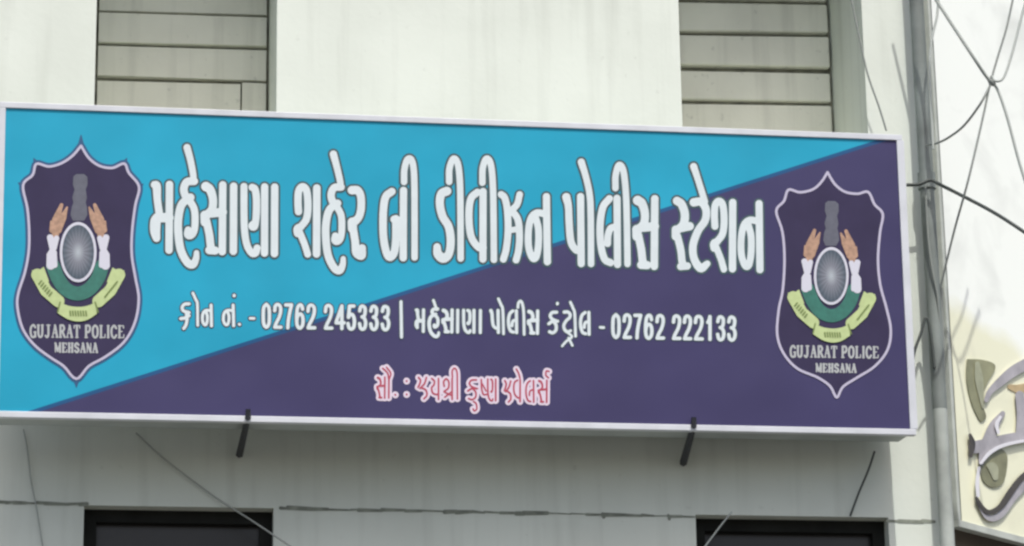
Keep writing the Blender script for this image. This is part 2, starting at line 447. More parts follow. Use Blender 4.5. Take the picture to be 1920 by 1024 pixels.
# --- lettering.  Glyphs are strokes; each is given in its own tracing box and scaled to a 130-high letter
G = {}
def glyph(ch, sc, X0, X1, Y0, Y1, *strokes):
    """strokes: (radius in traced units, [points])"""
    out = []
    ky = 130.0/(Y1-Y0)
    for r, pts in strokes:
        q = [((p[0]-X0)/sc, (p[1]-Y0)*ky, (p[2] if len(p) > 2 else r)/sc) for p in pts]
        out.append((r/sc, cr(q) if len(q) > 2 else q))
    G[ch] = ((X1-X0)/sc, out)
A_ = 3.2; B_ = 3.938; C_ = 2.954
glyph('ma', A_, 72, 205, 322, 752, (20, [(95,342),(108,352,23),(112,430),(122,505)]), (26, [(112,540),(182,540)]), (22, [(118,530),(102,560,29),(99,620,28),(107,664,20)]), (20, [(185,340),(182,735)]))
glyph('ha', B_, 648, 806, 300, 835, (24, [(786,318),(736,322),(714,362),(720,405),(742,440)]), (25, [(760,425),(700,470),(676,560),(675,660),(692,770),(735,850),(775,868),(798,830,20),(802,790,16)]), (22, [(750,440),(785,500),(792,580),(783,650),(752,668,33),(744,640)]))
glyph('sa', A_, 372, 525, 328, 757, (22, [(404,352,26),(430,372,24),(447,430),(440,490),(400,530,25)]), (25, [(398,524),(400,565)]), (24, [(440,512),(505,505)]), (21, [(408,560),(425,640),(432,700),(440,735)]), (22, [(425,733),(460,735)]), (20, [(506,342),(503,742)]))
glyph('s_half', A_, 372, 470, 328, 757, (23, [(402,350),(430,370),(450,430),(440,490),(395,528)]), (23, [(395,520),(395,560)]), (23, [(430,510),(480,500)]), (20, [(405,560),(425,640),(432,700),(440,735)]), (20, [(425,738),(465,735)]))
glyph('na_', B_, 40, 245, 292, 828, (23, [(65,315),(65,450),(68,620),(85,740),(120,805),(150,808),(162,770)]), (24, [(126,322),(146,336),(157,400),(157,500),(150,580),(134,606,34)]), (24, [(218,318),(217,808)]))
glyph('aa', B_, 268, 320, 292, 828, (24, [(295,316),(293,808)]))
glyph('sha', B_, 440, 632, 290, 830, (24, [(470,500),(466,420),(472,345),(500,315),(530,345),(540,450),(530,550),(492,605),(466,628,30),(464,660,25)]), (22, [(480,655),(515,740),(538,815)]), (25, [(606,325),(604,812)]))
glyph('ra', B_, 836, 956, 315, 845, (25, [(864,342,28),(905,344,27),(929,390),(930,480),(910,545),(866,582,30)]), (30, [(866,575),(868,622)]), (25, [(872,620),(888,720),(895,800),(935,822),(938,765)]))
glyph('ba', A_, 1448, 1615, 358, 795, (21, [(1520,382),(1482,415),(1468,500),(1468,640),(1485,740),(1508,775),(1535,745),(1545,660),(1545,545)]), (21, [(1535,548),(1590,562)]), (20, [(1592,375),(1590,778)]))
glyph('da', C_, 38, 152, 272, 688, (20, [(112,292,22),(82,307,21),(73,360),(88,430),(122,490),(133,570),(122,640),(92,662,24),(63,640,22),(58,600,18)]))
glyph('va', C_, 213, 333, 278, 685, (18, [(282,298),(245,335),(234,430),(246,540),(285,600),(315,605)]), (18, [(314,294),(313,668)]))
glyph('za', C_, 398, 532, 288, 692, (17, [(412,310),(432,330),(446,400),(450,510),(440,610),(424,668)]), (16, [(515,310),(500,365),(466,400)]), (17, [(470,398),(505,450),(514,540),(508,620),(495,672)]), (14, [(448,510),(512,500)]))
glyph('na', C_, 546, 690, 300, 698, (17, [(655,418),(610,412),(578,440),(563,510),(564,600),(585,660),(606,655),(618,590),(618,500),(600,430)]), (18, [(663,322),(668,682)]))
glyph('pa', C_, 752, 872, 305, 708, (18, [(772,325,21),(784,380),(788,470),(798,570),(825,615),(850,618)]), (18, [(852,322),(856,692)]))
glyph('la', C_, 938, 1074, 312, 712, (18, [(1012,332),(975,380),(959,480),(964,590),(985,665),(1018,685)]), (17, [(1002,580),(1004,535),(1020,495),(1055,488)]), (18, [(1055,330),(1058,695)]))
glyph('ta', C_, 1448, 1566, 330, 738, (19, [(1478,354,21),(1518,352,20),(1546,395),(1540,455),(1502,510),(1474,590),(1480,665),(1516,716,21),(1552,692,16)]))
# smaller lines only: ka, pha, ja, ya, shra
glyph('ka', 1, 0, 44, 0, 130, (6.4, [(36,8),(18,10),(10,28),(18,46),(34,56)]), (6.4, [(4,72),(20,58),(40,58)]), (6.4, [(24,60),(34,80),(33,108),(20,122),(7,116)]))
glyph('pha', 1, 0, 44, 0, 130, (6.4, [(40,6),(20,8),(9,24),(14,44),(40,54)]), (6.4, [(2,88),(22,84),(40,72)]), (6.4, [(28,58),(31,90),(26,122),(16,142)]))
glyph('ja', 1, 0, 48, 0, 130, (6.2, [(8,6),(16,22),(12,44),(6,60)]), (6.2, [(40,6),(32,40),(14,66)]), (6.2, [(18,62),(38,76),(42,104),(30,124)]))
glyph('j_half', 1, 0, 40, 0, 130, (6.2, [(8,6),(14,22),(11,44),(6,60)]), (6.2, [(34,8),(26,42),(12,66)]), (6.2, [(16,62),(32,78),(34,108),(24,124)]))
glyph('ya', 1, 0, 46, 0, 130, (6.2, [(8,6),(20,20),(18,42),(8,58),(12,86),(28,96),(38,92)]), (6.2, [(39,6),(39,124)]))
glyph('shra', 1, 0, 48, 0, 130, (6.2, [(10,50),(8,24),(18,8),(28,26),(26,60),(10,78)]), (5.6, [(10,82),(36,100)]), (5.6, [(12,112),(36,84)]), (6.2, [(41,6),(41,124)]))
glyph('sh_half', 1, 0, 34, 0, 130, (6.2, [(8,6),(10,60),(18,92),(32,92)]), (5.2, [(12,30),(30,72)]))

WHITE, OUT = Art(0.9), Art(0.9)
def put(ch, x, yt, h, w=None, rs=1.0, fill=WHITE, out=OUT, grow=3.6, fat=0.7):
    """glyph ch with its left edge at x, top at yt, letter height h (photo pixels); slope follows the panel"""
    gw, strokes = G[ch]; k = h/130.0; kx = (w/gw) if w else k
    for r, pts in strokes:
        q = []
        for p in pts:
            rr = (p[2] if len(p) > 2 else r)*min(k, kx*1.0)*rs + fat
            X = x + p[0]*kx; Y = yt + p[1]*k
            q.append((X, Y, rr))
        fill.stroke(q, 1); out.stroke(q, 1, grow)
def raw(pts, r, fill=WHITE, out=OUT, grow=3.8, smooth=True):
    q = [tuple(v) if len(v) > 2 else (v[0], v[1], r) for v in pts]
    if smooth and len(q) > 2: q = [tuple(v) for v in cr(q)]
    fill.stroke(q, r); out.stroke(q, r, grow)
def zA(X, Y): return (260+X/A_, 240+Y/A_)
def zC(X, Y): return (800+X/C_, 260+Y/C_)
TR = 6.0
# title
put('ma', 282.5, 340.5, 134, 41.5); put('ha', 327, 335, 152, 42.5); put('sa', 376, 342.5, 134.5, 47.5); put('aa', 431, 343.5, 133, 13.5)
put('na_', 451, 344, 136, 52); put('aa', 508, 345, 136, 13.5)
raw([zA(290,118)+(6.6,), zA(312,200)+(6.2,), zA(328,290)+(6,), zA(325,325)+(5.4,)], TR)
put('sha', 552, 344, 137, 48.5); put('ha', 604, 346, 152, 40.5); put('ra', 652.5, 350, 136, 31)
raw([zA(1168,158)+(6.8,), zA(1190,240)+(6.2,), zA(1210,330)+(6,), zA(1208,352)+(5.4,)], TR)
put('ba', 712.5, 352, 137, 51)
raw([zA(1592,325), zA(1594,250), zA(1612,190), zA(1638,195), zA(1652,280), zA(1655,500), zA(1655,778)], TR)
put('da', 812.5, 352, 141, 39)
raw([zC(124,240), zC(126,165), zC(148,112), zC(172,140), zC(184,250), zC(187,450), zC(188,665)], TR)
put('va', 872, 354, 138, 40)
raw([zC(308,245), zC(310,165), zC(330,112), zC(354,140), zC(366,250), zC(370,450), zC(372,672)], TR)
put('za', 935, 357.5, 137, 45); put('na', 985, 361.5, 135, 48.5)
put('pa', 1055, 363, 137, 40); put('la', 1118, 366, 136, 45)
raw([zC(856,130)+(6.6,), zC(882,215), zC(902,310), zC(908,420), zC(910,695)], TR)
raw([zC(1045,275), zC(1046,205), zC(1064,148), zC(1088,175), zC(1102,290), zC(1108,450), zC(1112,695)], TR)
put('sa', 1185.5, 368.5, 136, 48)
put('s_half', 1260, 370, 136, 30); put('ta', 1290.5, 371.5, 139, 40)
raw([zC(1478,155)+(6.6,), zC(1500,220), zC(1525,300), zC(1540,350)], TR)
put('sha', 1333, 371, 138, 47); put('na', 1384, 374.5, 137, 48)
OUT.build('title_outline', M_lout, S3, 0.0008, face)
WHITE.build('title_lettering', M_white, S3, 0.0016, face)

# --- phone line
W2, O2 = Art(0.7), Art(0.8)
def p2(ch, x, yt, h, w=None, rs=1.0): put(ch, x, yt, h, w, rs, W2, O2, 2.2, 0.85)
def r2(pts, r=2.6, smooth=True): raw(pts, r, W2, O2, 2.2, smooth)
def zD(X, Y): return (320+X/3.556, 540+Y/3.556)
def zE(X, Y): return (740+X/2.8235, 550+Y/2.8235)
p2('pha', 338, 568, 44, 18)
r2([zD(148,35), zD(168,80), zD(178,110), zD(180,250)])
p2('na', 377, 570, 43, 23); p2('na', 416, 570, 43, 26)
r2([(439,554),(439,555)], 3.0, False); r2([zD(458,243), zD(459,244)], 2.8, False); r2([zD(530,203), zD(556,204)], 2.6, False)
DG = {
 '0': [[(0.5,0.02),(0.14,0.16),(0.06,0.5),(0.14,0.84),(0.5,0.98),(0.86,0.84),(0.94,0.5),(0.86,0.16),(0.5,0.02)]],
 '1': [[(0.18,0.26),(0.42,0.16),(0.56,0.02)], [(0.58,0.02),(0.58,0.98)]],
 '2': [[(0.08,0.28),(0.18,0.08),(0.5,0.02),(0.84,0.10),(0.90,0.30),(0.70,0.55),(0.30,0.80),(0.10,0.97)], [(0.10,0.97),(0.94,0.97)]],
 '3': [[(0.08,0.22),(0.22,0.06),(0.5,0.02),(0.82,0.10),(0.86,0.28),(0.70,0.44),(0.42,0.47)], [(0.42,0.47),(0.76,0.54),(0.93,0.72),(0.80,0.92),(0.5,0.99),(0.20,0.93),(0.06,0.76)]],
 '4': [[(0.72,0.98),(0.72,0.03)], [(0.72,0.03),(0.04,0.70)], [(0.04,0.74),(0.98,0.74)]],
 '5': [[(0.86,0.03),(0.26,0.03)], [(0.26,0.03),(0.12,0.48)], [(0.12,0.50),(0.40,0.38),(0.74,0.42),(0.93,0.66),(0.80,0.92),(0.46,0.99),(0.18,0.92),(0.06,0.76)]],
 '6': [[(0.88,0.20),(0.76,0.06),(0.50,0.02),(0.20,0.14),(0.07,0.50),(0.14,0.86),(0.48,0.99),(0.84,0.88),(0.93,0.66),(0.80,0.46),(0.50,0.40),(0.20,0.50),(0.09,0.66)]],
 '7': [[(0.06,0.03),(0.94,0.03)], [(0.94,0.04),(0.66,0.36),(0.46,0.68),(0.38,0.98)]],
}
def digit(c, x, y, w, h):
    for pl in DG[c]:
        r2([(x+2.6+(w-5.2)*p[0], y+2.6+(h-5.2)*p[1]) for p in pl], 3.2, len(pl) > 2)
for c, X0, X1 in zip('02762245333', (605,680,755,827,902,1018,1092,1170,1247,1322,1398), (670,747,817,895,972,1086,1166,1238,1312,1388,1466)):
    yy = 540+(97+(X0-605)*0.019)/3.556
    digit(c, 320+X0/3.556, yy, (X1-X0)/3.556, 178/3.556)
r2([zE(33,45), zE(36,232)], 2.9, False)
p2('ma', 777, 579.5, 44, 20); p2('ha', 801, 578, 50, 22); p2('sa', 826.5, 580, 44.5, 24); p2('aa', 854.5, 580, 44.5, 7); p2('na_', 866, 580, 45, 26); p2('aa', 897, 580.5, 45, 7)
r2([zE(205,38), zE(216,70), zE(222,88)])
p2('pa', 917, 580.5, 45, 20); r2([zE(549,30), zE(562,60), zE(572,90), zE(576,215)])
p2('la', 950, 581, 45, 21); r2([zE(652,75), zE(655,52), zE(666,42), zE(676,58), zE(683,110), zE(685,218)]); p2('sa', 987, 582, 45, 24)
p2('ka', 1027, 583, 44, 20); r2([(1045,569),(1045,570)], 2.8, False); p2('ta', 1053, 583, 42, 19)
r2([(1066,625),(1072,632),(1062,640),(1054,649)], 2.3); r2([(1066,634),(1073,648)], 2.3, False)
r2([zE(930,48), zE(944,80), zE(953,110), zE(957,228)]); p2('la', 1085, 584, 45, 22)
r2([zE(1088,181), zE(1106,182)], 2.6, False)
for c, X0, X1 in zip('02762222133', (1145,1204,1262,1318,1378,1465,1523,1581,1645,1700,1758), (1197,1257,1311,1371,1432,1519,1576,1637,1688,1752,1812)):
    yy = 550+(104+(X0-1145)*0.021)/2.8235
    digit(c, 740+X0/2.8235, yy, (X1-X0)/2.8235, 140/2.8235)
O2.build('phone_outline', mat('thin_outline', (0.040, 0.06, 0.09), 0.5), S3, 0.0008, face)
W2.build('phone_lettering', M_white, S3, 0.0016, face)

# --- sponsor line, red with a broad pale outline
W3, O3 = Art(0.6), Art(0.7)
def p3(ch, x, yt, h, w=None): put(ch, x, yt, h, w, 0.70, W3, O3, 4.4, 0.2)
def r3(pts, r=1.5, smooth=True): raw(pts, r, W3, O3, 4.4, smooth)
def zF(X, Y): return (680+X/5.053, 670+Y/5.053)
p3('sa', 704, 706, 42, 20); p3('aa', 726, 706, 42, 6)
r3([zF(190,105), zF(235,150), zF(245,200)]); r3([zF(225,95), zF(265,150), zF(252,205)])
r3([zF(308,355), zF(310,357)], 1.8, False); r3([zF(416,225), zF(417,227)], 1.8, False); r3([zF(416,352), zF(417,354)], 1.8, False)
p3('ja', 781, 706, 44, 22); p3('ya', 806, 708, 43, 19); p3('shra', 828, 708, 43, 23)
r3([zF(850,190), zF(848,130), zF(870,105), zF(893,140), zF(896,250), zF(897,395)])
p3('ka', 875, 710, 42, 22); r3([zF(1050,420), zF(1075,440), zF(1080,490), zF(1058,508), zF(1045,490)]); p3('sh_half', 899, 710, 42, 14); p3('na_', 912, 709, 44, 20)
p3('j_half', 943, 712, 44, 17); p3('va', 960, 711, 44, 18); r3([zF(1455,112), zF(1478,155), zF(1490,200)])
p3('la', 983, 712, 44, 20); p3('sa', 1006, 712, 44, 22); r3([zF(1760,195), zF(1735,170), zF(1740,132), zF(1765,135)])
O3.build('sponsor_outline', M_pink, S3, 0.0008, face)
W3.build('sponsor_lettering', M_red, S3, 0.0016, face)

# --- emblems
LAT = {  # serif capitals, strokes in a unit box; (thick, points)
 'G': [(1,[(0.88,0.22),(0.55,0.03),(0.18,0.22),(0.10,0.55),(0.25,0.90),(0.60,0.98),(0.86,0.85)]), (1,[(0.86,0.58),(0.86,0.95)]), (0,[(0.62,0.58),(1.0,0.58)])],
 'U': [(1,[(0.18,0.04),(0.18,0.70),(0.40,0.96),(0.72,0.90),(0.82,0.60),(0.82,0.04)]), (0,[(0.02,0.04),(0.36,0.04)]), (0,[(0.66,0.04),(0.98,0.04)])],
 'J': [(1,[(0.62,0.04),(0.62,0.75),(0.42,0.98),(0.15,0.86)]), (0,[(0.35,0.04),(0.9,0.04)])],
 'A': [(0,[(0.10,0.96),(0.50,0.04)]), (1,[(0.50,0.04),(0.86,0.96)]), (0,[(0.25,0.64),(0.74,0.64)]), (0,[(0,0.97),(0.28,0.97)]), (0,[(0.68,0.97),(1,0.97)])],
 'R': [(1,[(0.2,0.04),(0.2,0.96)]), (1,[(0.2,0.05),(0.62,0.05),(0.80,0.26),(0.60,0.48),(0.2,0.50)]), (1,[(0.48,0.50),(0.90,0.96)]), (0,[(0.02,0.97),(0.40,0.97)])],
 'T': [(1,[(0.5,0.05),(0.5,0.96)]), (0,[(0.06,0.05),(0.94,0.05)]), (0,[(0.06,0.05),(0.05,0.25)]), (0,[(0.94,0.05),(0.95,0.25)]), (0,[(0.3,0.97),(0.7,0.97)])],
 'P': [(1,[(0.2,0.04),(0.2,0.96)]), (1,[(0.2,0.05),(0.66,0.05),(0.86,0.28),(0.66,0.53),(0.2,0.54)]), (0,[(0.02,0.97),(0.44,0.97)])],
 'O': [(1,[(0.5,0.03),(0.18,0.18),(0.10,0.5),(0.18,0.82),(0.5,0.97),(0.82,0.82),(0.90,0.5),(0.82,0.18),(0.5,0.03)])],
 'L': [(1,[(0.25,0.04),(0.25,0.96)]), (0,[(0.05,0.04),(0.45,0.04)]), (0,[(0.05,0.96),(0.90,0.96)]), (0,[(0.90,0.96),(0.92,0.72)])],
 'I': [(1,[(0.5,0.04),(0.5,0.96)]), (0,[(0.25,0.04),(0.75,0.04)]), (0,[(0.25,0.96),(0.75,0.96)])],
 'C': [(1,[(0.88,0.24),(0.55,0.03),(0.18,0.22),(0.10,0.55),(0.25,0.88),(0.60,0.98),(0.90,0.78)])],
 'E': [(1,[(0.22,0.04),(0.22,0.96)]), (0,[(0.04,0.04),(0.86,0.04)]), (0,[(0.22,0.48),(0.66,0.48)]), (0,[(0.04,0.96),(0.90,0.96)]), (0,[(0.86,0.04),(0.88,0.22)]), (0,[(0.90,0.96),(0.94,0.74)])],
 'M': [(0,[(0.14,0.96),(0.14,0.04)]), (1,[(0.14,0.04),(0.50,0.86)]), (0,[(0.50,0.86),(0.86,0.04)]), (1,[(0.86,0.04),(0.86,0.96)])],
 'H': [(1,[(0.2,0.04),(0.2,0.96)]), (1,[(0.8,0.04),(0.8,0.96)]), (0,[(0.2,0.5),(0.8,0.5)]), (0,[(0.04,0.04),(0.36,0.04)]), (0,[(0.64,0.04),(0.96,0.04)]), (0,[(0.04,0.96),(0.36,0.96)]), (0,[(0.64,0.96),(0.96,0.96)])],
 'S': [(1,[(0.82,0.20),(0.52,0.03),(0.20,0.18),(0.24,0.40),(0.72,0.58),(0.84,0.80),(0.50,0.98),(0.14,0.80)])],
 'N': [(0,[(0.16,0.96),(0.16,0.04)]), (1,[(0.16,0.04),(0.84,0.96)]), (0,[(0.84,0.96),(0.84,0.04)])],
}
def latin(art, text, x0, x1, yc, h, slope):
    widths = [0.55 if c == 'I' else 0.5 if c == ' ' else 1.25 if c == 'M' else 1.0 for c in text]
    tot = sum(widths); x = x0
    for c, wd in zip(text, widths):
        w_ = (x1-x0)*wd/tot; y0 = yc-h/2+(x-x0)*slope
        for th, pl in LAT.get(c, []):
            q = [(x+w_*(0.08+0.84*p[0]), y0+h*p[1]) for p in pl]
            q = cr(q, 5) if len(q) > 2 else q
            art.stroke(q, 1.9 if th else 1.05)
        x += w_
def emblem(shield, T, rimmed, tx):
    """shield: outline in photo pixels; T: maps the left emblem's traced coordinates to photo pixels"""
    sh = Art(1.0)
    ol = cr(list(shield)+[shield[0]], 5)
    sh.poly(ol)
    em = sh.build('emblem', M_field, S3, 0.0016, sign)
    if rimmed:
        rim = Art(1.0).stroke([tuple(p) for p in ol], 7.0)
        for (xa_, ya_), (xb_, yb_) in (((278,135),(278,98)), ((262,934),(262,962)), ((125,197),(116,178)), ((426,196),(435,178)), ((79,270),(63,262)), ((477,275),(491,266))):
            rim.stroke([T(xa_, ya_)+(6.5,), T(xb_, yb_)+(1.0,)], 1)
        rim.build('shield_outer_line', M_dblue, S3, 0.0008, em)
    Art(0.8).stroke([tuple(p) for p in ol], 2.35).build('shield_line', M_lilac, S3, 0.0024, em)
    k = T(1, 0)[0]-T(0, 0)[0]
    def P(pts): return [T(p[0], p[1]) + ((p[2]*k,) if len(p) > 2 else ()) for p in pts]
    a = Art(0.8)
    a.poly(P([(252,240),(262,232),(288,232),(300,242),(300,268),(294,285),(298,312),(294,330),(298,345),(300,372),(288,392),(250,392),(242,372),(246,345),(252,330),(248,312),(256,285),(250,268)]))
    a.build('lion_capital', M_grey, S3, 0.0024, em)
    # green lower wreath
    a = Art(0.8); a.stroke(P(cr([(182,548),(200,592),(228,628),(266,642),(304,628),(334,592),(350,548)])), 24*k)
    a.build('green_wreath', M_green, S3, 0.0032, em)
    # white and saffron leaves, both sides
    for s in (1, -1):
        a = Art(0.7); c = Art(0.7)
        mx = lambda x: 268+s*(x-268)
        c.stroke(P([(mx(184),425,12),(mx(192),388,13),(mx(211),338,6)]), 1); c.stroke(P([(mx(199),425,12),(mx(216),380,12),(mx(230),346,3)]), 1); c.stroke(P([(mx(190),440,12),(mx(196),415,12)]), 1)
        c.stroke(P([(mx(178),425,9),(mx(176),395,4)]), 1)
        a.stroke(P([(mx(172),450,11),(mx(182),485,13),(mx(194),452,9)]), 1); a.stroke(P([(mx(186),480,8),(mx(172),510,12),(mx(174),545,15),(mx(182),535,10)]), 1)
        a.stroke(P([(mx(190),500,5),(mx(188),545,9)]), 1)
        c.build('saffron_leaf', M_saff, S3, 0.0032, em)
        a.build('white_leaf', M_ewhite, S3, 0.0040, em)
    # disc
    cx, cy = T(268, 500); rx = 63*k; ry = 103*k*(T.ky/k)
    Art(0.8).ellipse(cx, cy, rx, ry).build('disc_rim', M_ewhite, S3, 0.0048, em)
    Art(0.8).ellipse(cx, cy, rx*0.86, ry*0.90).build('disc', disc_mat(S3(cx, cy), S3(cx+rx, cy)[0]-S3(cx, cy)[0], S3(cx, cy-ry)[2]-S3(cx, cy)[2]), S3, 0.0056, em)
    # ribbon in three pieces
    a = Art(0.8)
    a.stroke(P([(128,578),(158,632),(200,668)]), 21*k); a.poly(P([(108,560),(122,572),(150,550),(168,600),(130,620)]))
    a.stroke(P([(408,578),(378,632),(338,668)]), 21*k); a.poly(P([(428,560),(414,572),(386,552),(366,602),(404,622)]))
    a.build('ribbon', M_ribbon, S3, 0.0048, em)
    a = Art(0.8); a.poly(P(cr([(204,672),(235,684),(268,688),(300,684),(328,672)], 4)+cr([(332,712),(300,732),(266,738),(232,730),(196,708)], 4)))
    a.build('ribbon', M_ribbon, S3, 0.0056, em)
    a = Art(0.6)
    for (x0, y0), (x1, y1) in (((136,602),(178,650)), ((362,650),(402,600))):
        n = 6
        for i in range(n):
            u_ = (i+0.2)/n; X, Y = x0+(x1-x0)*u_, y0+(y1-y0)*u_
            a.stroke(P([(X-4,Y+6),(X+5,Y-5)]), 2.6*k)
    for i in range(7):
        X = 240+i*9; a.stroke(P([(X,703),(X+2,718)]), 2.8*k)
    a.stroke(P([(206,672),(198,704)]), 2.6*k); a.stroke(P([(326,672),(336,706)]), 2.6*k)
    a.build('ribbon_writing', M_olive, S3, 0.0064, em)
    a = Art(0.5); latin(a, 'GUJARAT POLICE', *tx[0]); latin(a, 'MEHSANA', *tx[1])
    a.build('emblem_lettering', M_etext, S3, 0.0024, em)
    return em
def disc_mat(c, rx, rz):
    """printed wheel: pale hub, fine spokes, darker rim"""
    m = bpy.data.materials.new('emblem_wheel'); m.use_nodes = True; t = m.node_tree; N = t.nodes; L = t.links
    b = N['Principled BSDF']; b.inputs['Roughness'].default_value = 0.5
    tc = N.new('ShaderNodeTexCoord'); mp = N.new('ShaderNodeMapping'); mp.vector_type = 'POINT'
    mp.inputs['Location'].default_value = (-c[0]/rx, 0, -c[2]/rz); mp.inputs['Scale'].default_value = (1/rx, 0, 1/rz)
    L.new(tc.outputs['Object'], mp.inputs['Vector'])
    ln = N.new('ShaderNodeVectorMath'); ln.operation = 'LENGTH'; L.new(mp.outputs[0], ln.inputs[0])
    cr_ = N.new('ShaderNodeValToRGB'); e = cr_.color_ramp.elements
    e[0].position = 0.04; e[0].color = (0.40, 0.44, 0.48, 1); e[1].position = 0.85; e[1].color = (0.065, 0.090, 0.12, 1)
    q = e.new(0.35); q.color = (0.20, 0.21, 0.25, 1)
    L.new(ln.outputs['Value'], cr_.inputs[0])
    sx = N.new('ShaderNodeSeparateXYZ'); L.new(mp.outputs[0], sx.inputs[0])
    at = N.new('ShaderNodeMath'); at.operation = 'ARCTAN2'; L.new(sx.outputs[0], at.inputs[0]); L.new(sx.outputs[2], at.inputs[1])
    ml = N.new('ShaderNodeMath'); ml.operation = 'MULTIPLY'; ml.inputs[1].default_value = 24; L.new(at.outputs[0], ml.inputs[0])
    sn = N.new('ShaderNodeMath'); sn.operation = 'SINE'; L.new(ml.outputs[0], sn.inputs[0])
    mr = N.new('ShaderNodeMapRange'); mr.inputs[1].default_value = -1; mr.inputs[2].default_value = 1; mr.inputs[3].default_value = 0.82; mr.inputs[4].default_value = 1.18
    L.new(sn.outputs[0], mr.inputs[0])
    vm = N.new('ShaderNodeVectorMath'); vm.operation = 'SCALE'; L.new(cr_.outputs[0], vm.inputs[0]); L.new(mr.outputs[0], vm.inputs['Scale'])
    L.new(vm.outputs[0], b.inputs['Base Color']); return m
class TL:
    kx = 1/1.83; ky = 1/1.829
    def __call__(s, X, Y): return (X/1.83, 200+Y/1.829)
class TR_:
    kx = 0.945/1.83; ky = 0.96/1.829
    def __call__(s, X, Y): return (1558+(X-268)*s.kx+(Y-500)*0.010, 518+(Y-500)*s.ky+(X-268)*0.010)
shL = [(278,135),(304,176),(340,203),(385,211),(426,196),(442,228),(477,275),(464,340),(453,430),(452,510),(465,590),(476,660),(463,740),(425,808),(362,858),(305,890),(262,934),(218,890),(172,860),(118,818),(78,762),(60,690),(63,640),(85,570),(98,500),(100,430),(94,350),(79,270),(112,235),(125,197),(168,206),(212,194),(250,168)]
shR = [(280,50),(310,98),(350,128),(400,136),(443,129),(468,178),(501,217),(490,290),(482,400),(491,500),(515,590),(533,680),(520,760),(470,825),(400,870),(342,908),(317,950),(290,905),(240,870),(160,835),(105,775),(79,700),(85,600),(101,520),(108,400),(100,290),(75,205),(106,165),(124,120),(170,130),(222,118),(256,88)]
tl = TL()
emL = emblem([tl(*p) for p in shL], tl, True, ((55, 234, 621, 24, 0.008), (101, 184, 652, 18, 0.008)))
emR = emblem([(1420+X/2.133, 300+Y/2.133) for X, Y in shR], TR_(), False, ((1480, 1648, 659, 22, 0.012), (1528, 1606, 690, 16, 0.012)))
emL['label'] = 'shield emblem with dark blue outer line on the blue field'
emR['label'] = 'shield emblem on the purple field'

# ------------------------------------------------------------------ drainpipe on the corner
Yp = YW-0.075
pt = [on_y(1719, 0, Yp), on_y(1757, 700, Yp)]
xp = (pt[0][0]+pt[1][0])/2
dr = thing('drainpipe', 'grey vertical drainpipe on the building corner right of the signboard', 'drainpipe', (xp, Yp, GZ))
zj = on_y(1757, 768, Yp)[2]
p = MB(); p.tube([(xp, Yp, zj), (xp, Yp, ZT)], 0.030, 20); p.build('pipe', M_pipe, dr, (xp, Yp, GZ), smooth=True)
p = MB(); p.tube([(xp, Yp, GZ), (xp, Yp, zj)], 0.0298, 20); tag(p.build('pipe', M_pipe2, dr, (xp, Yp, GZ), smooth=True), 'paler painted lower length of the drainpipe')
for zz in (on_y(1735, 340, Yp)[2], on_y(1720, -120, Yp)[2], on_y(1760, 760, Yp)[2]-0.9):
    c = MB(); c.tube([(xp, Yp, zz-0.035), (xp, Yp, zz+0.035)], 0.037, 20); c.build('pipe_collar', M_pipe, dr, (xp, Yp, GZ), smooth=False)

# ------------------------------------------------------------------ neighbouring hoarding, turned away to the right
hx, hy = on_y(1771, 560, 0.44)[0], 0.44
HD = np.array([0.772, 0.636, 0.0]); HN = np.array([0.636, -0.772, 0.0])      # along the board, towards the viewer
H0 = np.array([hx, hy, 0.0])
zb = on_plane(1796, 988, H0, HN)[2]
HW, HT = 3.2, 3.6-zb
ho = thing('shop_hoarding', 'tall white and cream shop hoarding with large metallic lettering beside the drainpipe', 'hoarding', (hx, hy, zb))
def H3(s, z, h=0.0):
    p = H0 + HD*s + HN*h; return (p[0], p[1], zb+z)
hm = bpy.data.materials.new('hoarding_sheet'); hm.use_nodes = True; t = hm.node_tree; N = t.nodes; L = t.links
b = N['Principled BSDF']; b.inputs['Roughness'].default_value = 0.55
tc = N.new('ShaderNodeTexCoord')
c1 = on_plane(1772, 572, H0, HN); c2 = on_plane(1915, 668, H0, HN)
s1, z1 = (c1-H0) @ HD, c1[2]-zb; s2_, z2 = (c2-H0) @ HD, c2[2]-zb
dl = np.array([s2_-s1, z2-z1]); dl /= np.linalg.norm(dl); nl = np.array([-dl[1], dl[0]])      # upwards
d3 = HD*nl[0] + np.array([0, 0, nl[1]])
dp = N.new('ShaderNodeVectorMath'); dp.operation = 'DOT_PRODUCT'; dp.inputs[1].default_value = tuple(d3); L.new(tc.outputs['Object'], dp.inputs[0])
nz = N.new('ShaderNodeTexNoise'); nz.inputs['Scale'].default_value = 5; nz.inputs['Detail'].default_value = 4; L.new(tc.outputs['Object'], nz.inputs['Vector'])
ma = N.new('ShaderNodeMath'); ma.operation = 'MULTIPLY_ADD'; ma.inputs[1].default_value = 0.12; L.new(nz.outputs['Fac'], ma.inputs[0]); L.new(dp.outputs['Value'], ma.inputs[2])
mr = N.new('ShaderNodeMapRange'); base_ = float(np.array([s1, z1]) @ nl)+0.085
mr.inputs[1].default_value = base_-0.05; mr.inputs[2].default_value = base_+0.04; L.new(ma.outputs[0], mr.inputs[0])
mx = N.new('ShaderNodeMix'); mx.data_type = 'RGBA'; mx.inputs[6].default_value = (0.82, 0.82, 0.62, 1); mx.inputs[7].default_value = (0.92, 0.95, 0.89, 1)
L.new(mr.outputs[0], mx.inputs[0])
n3 = N.new('ShaderNodeTexNoise'); n3.inputs['Scale'].default_value = 3.0; n3.inputs['Detail'].default_value = 5; n3.inputs['Distortion'].default_value = 0.6; L.new(tc.outputs['Object'], n3.inputs['Vector'])
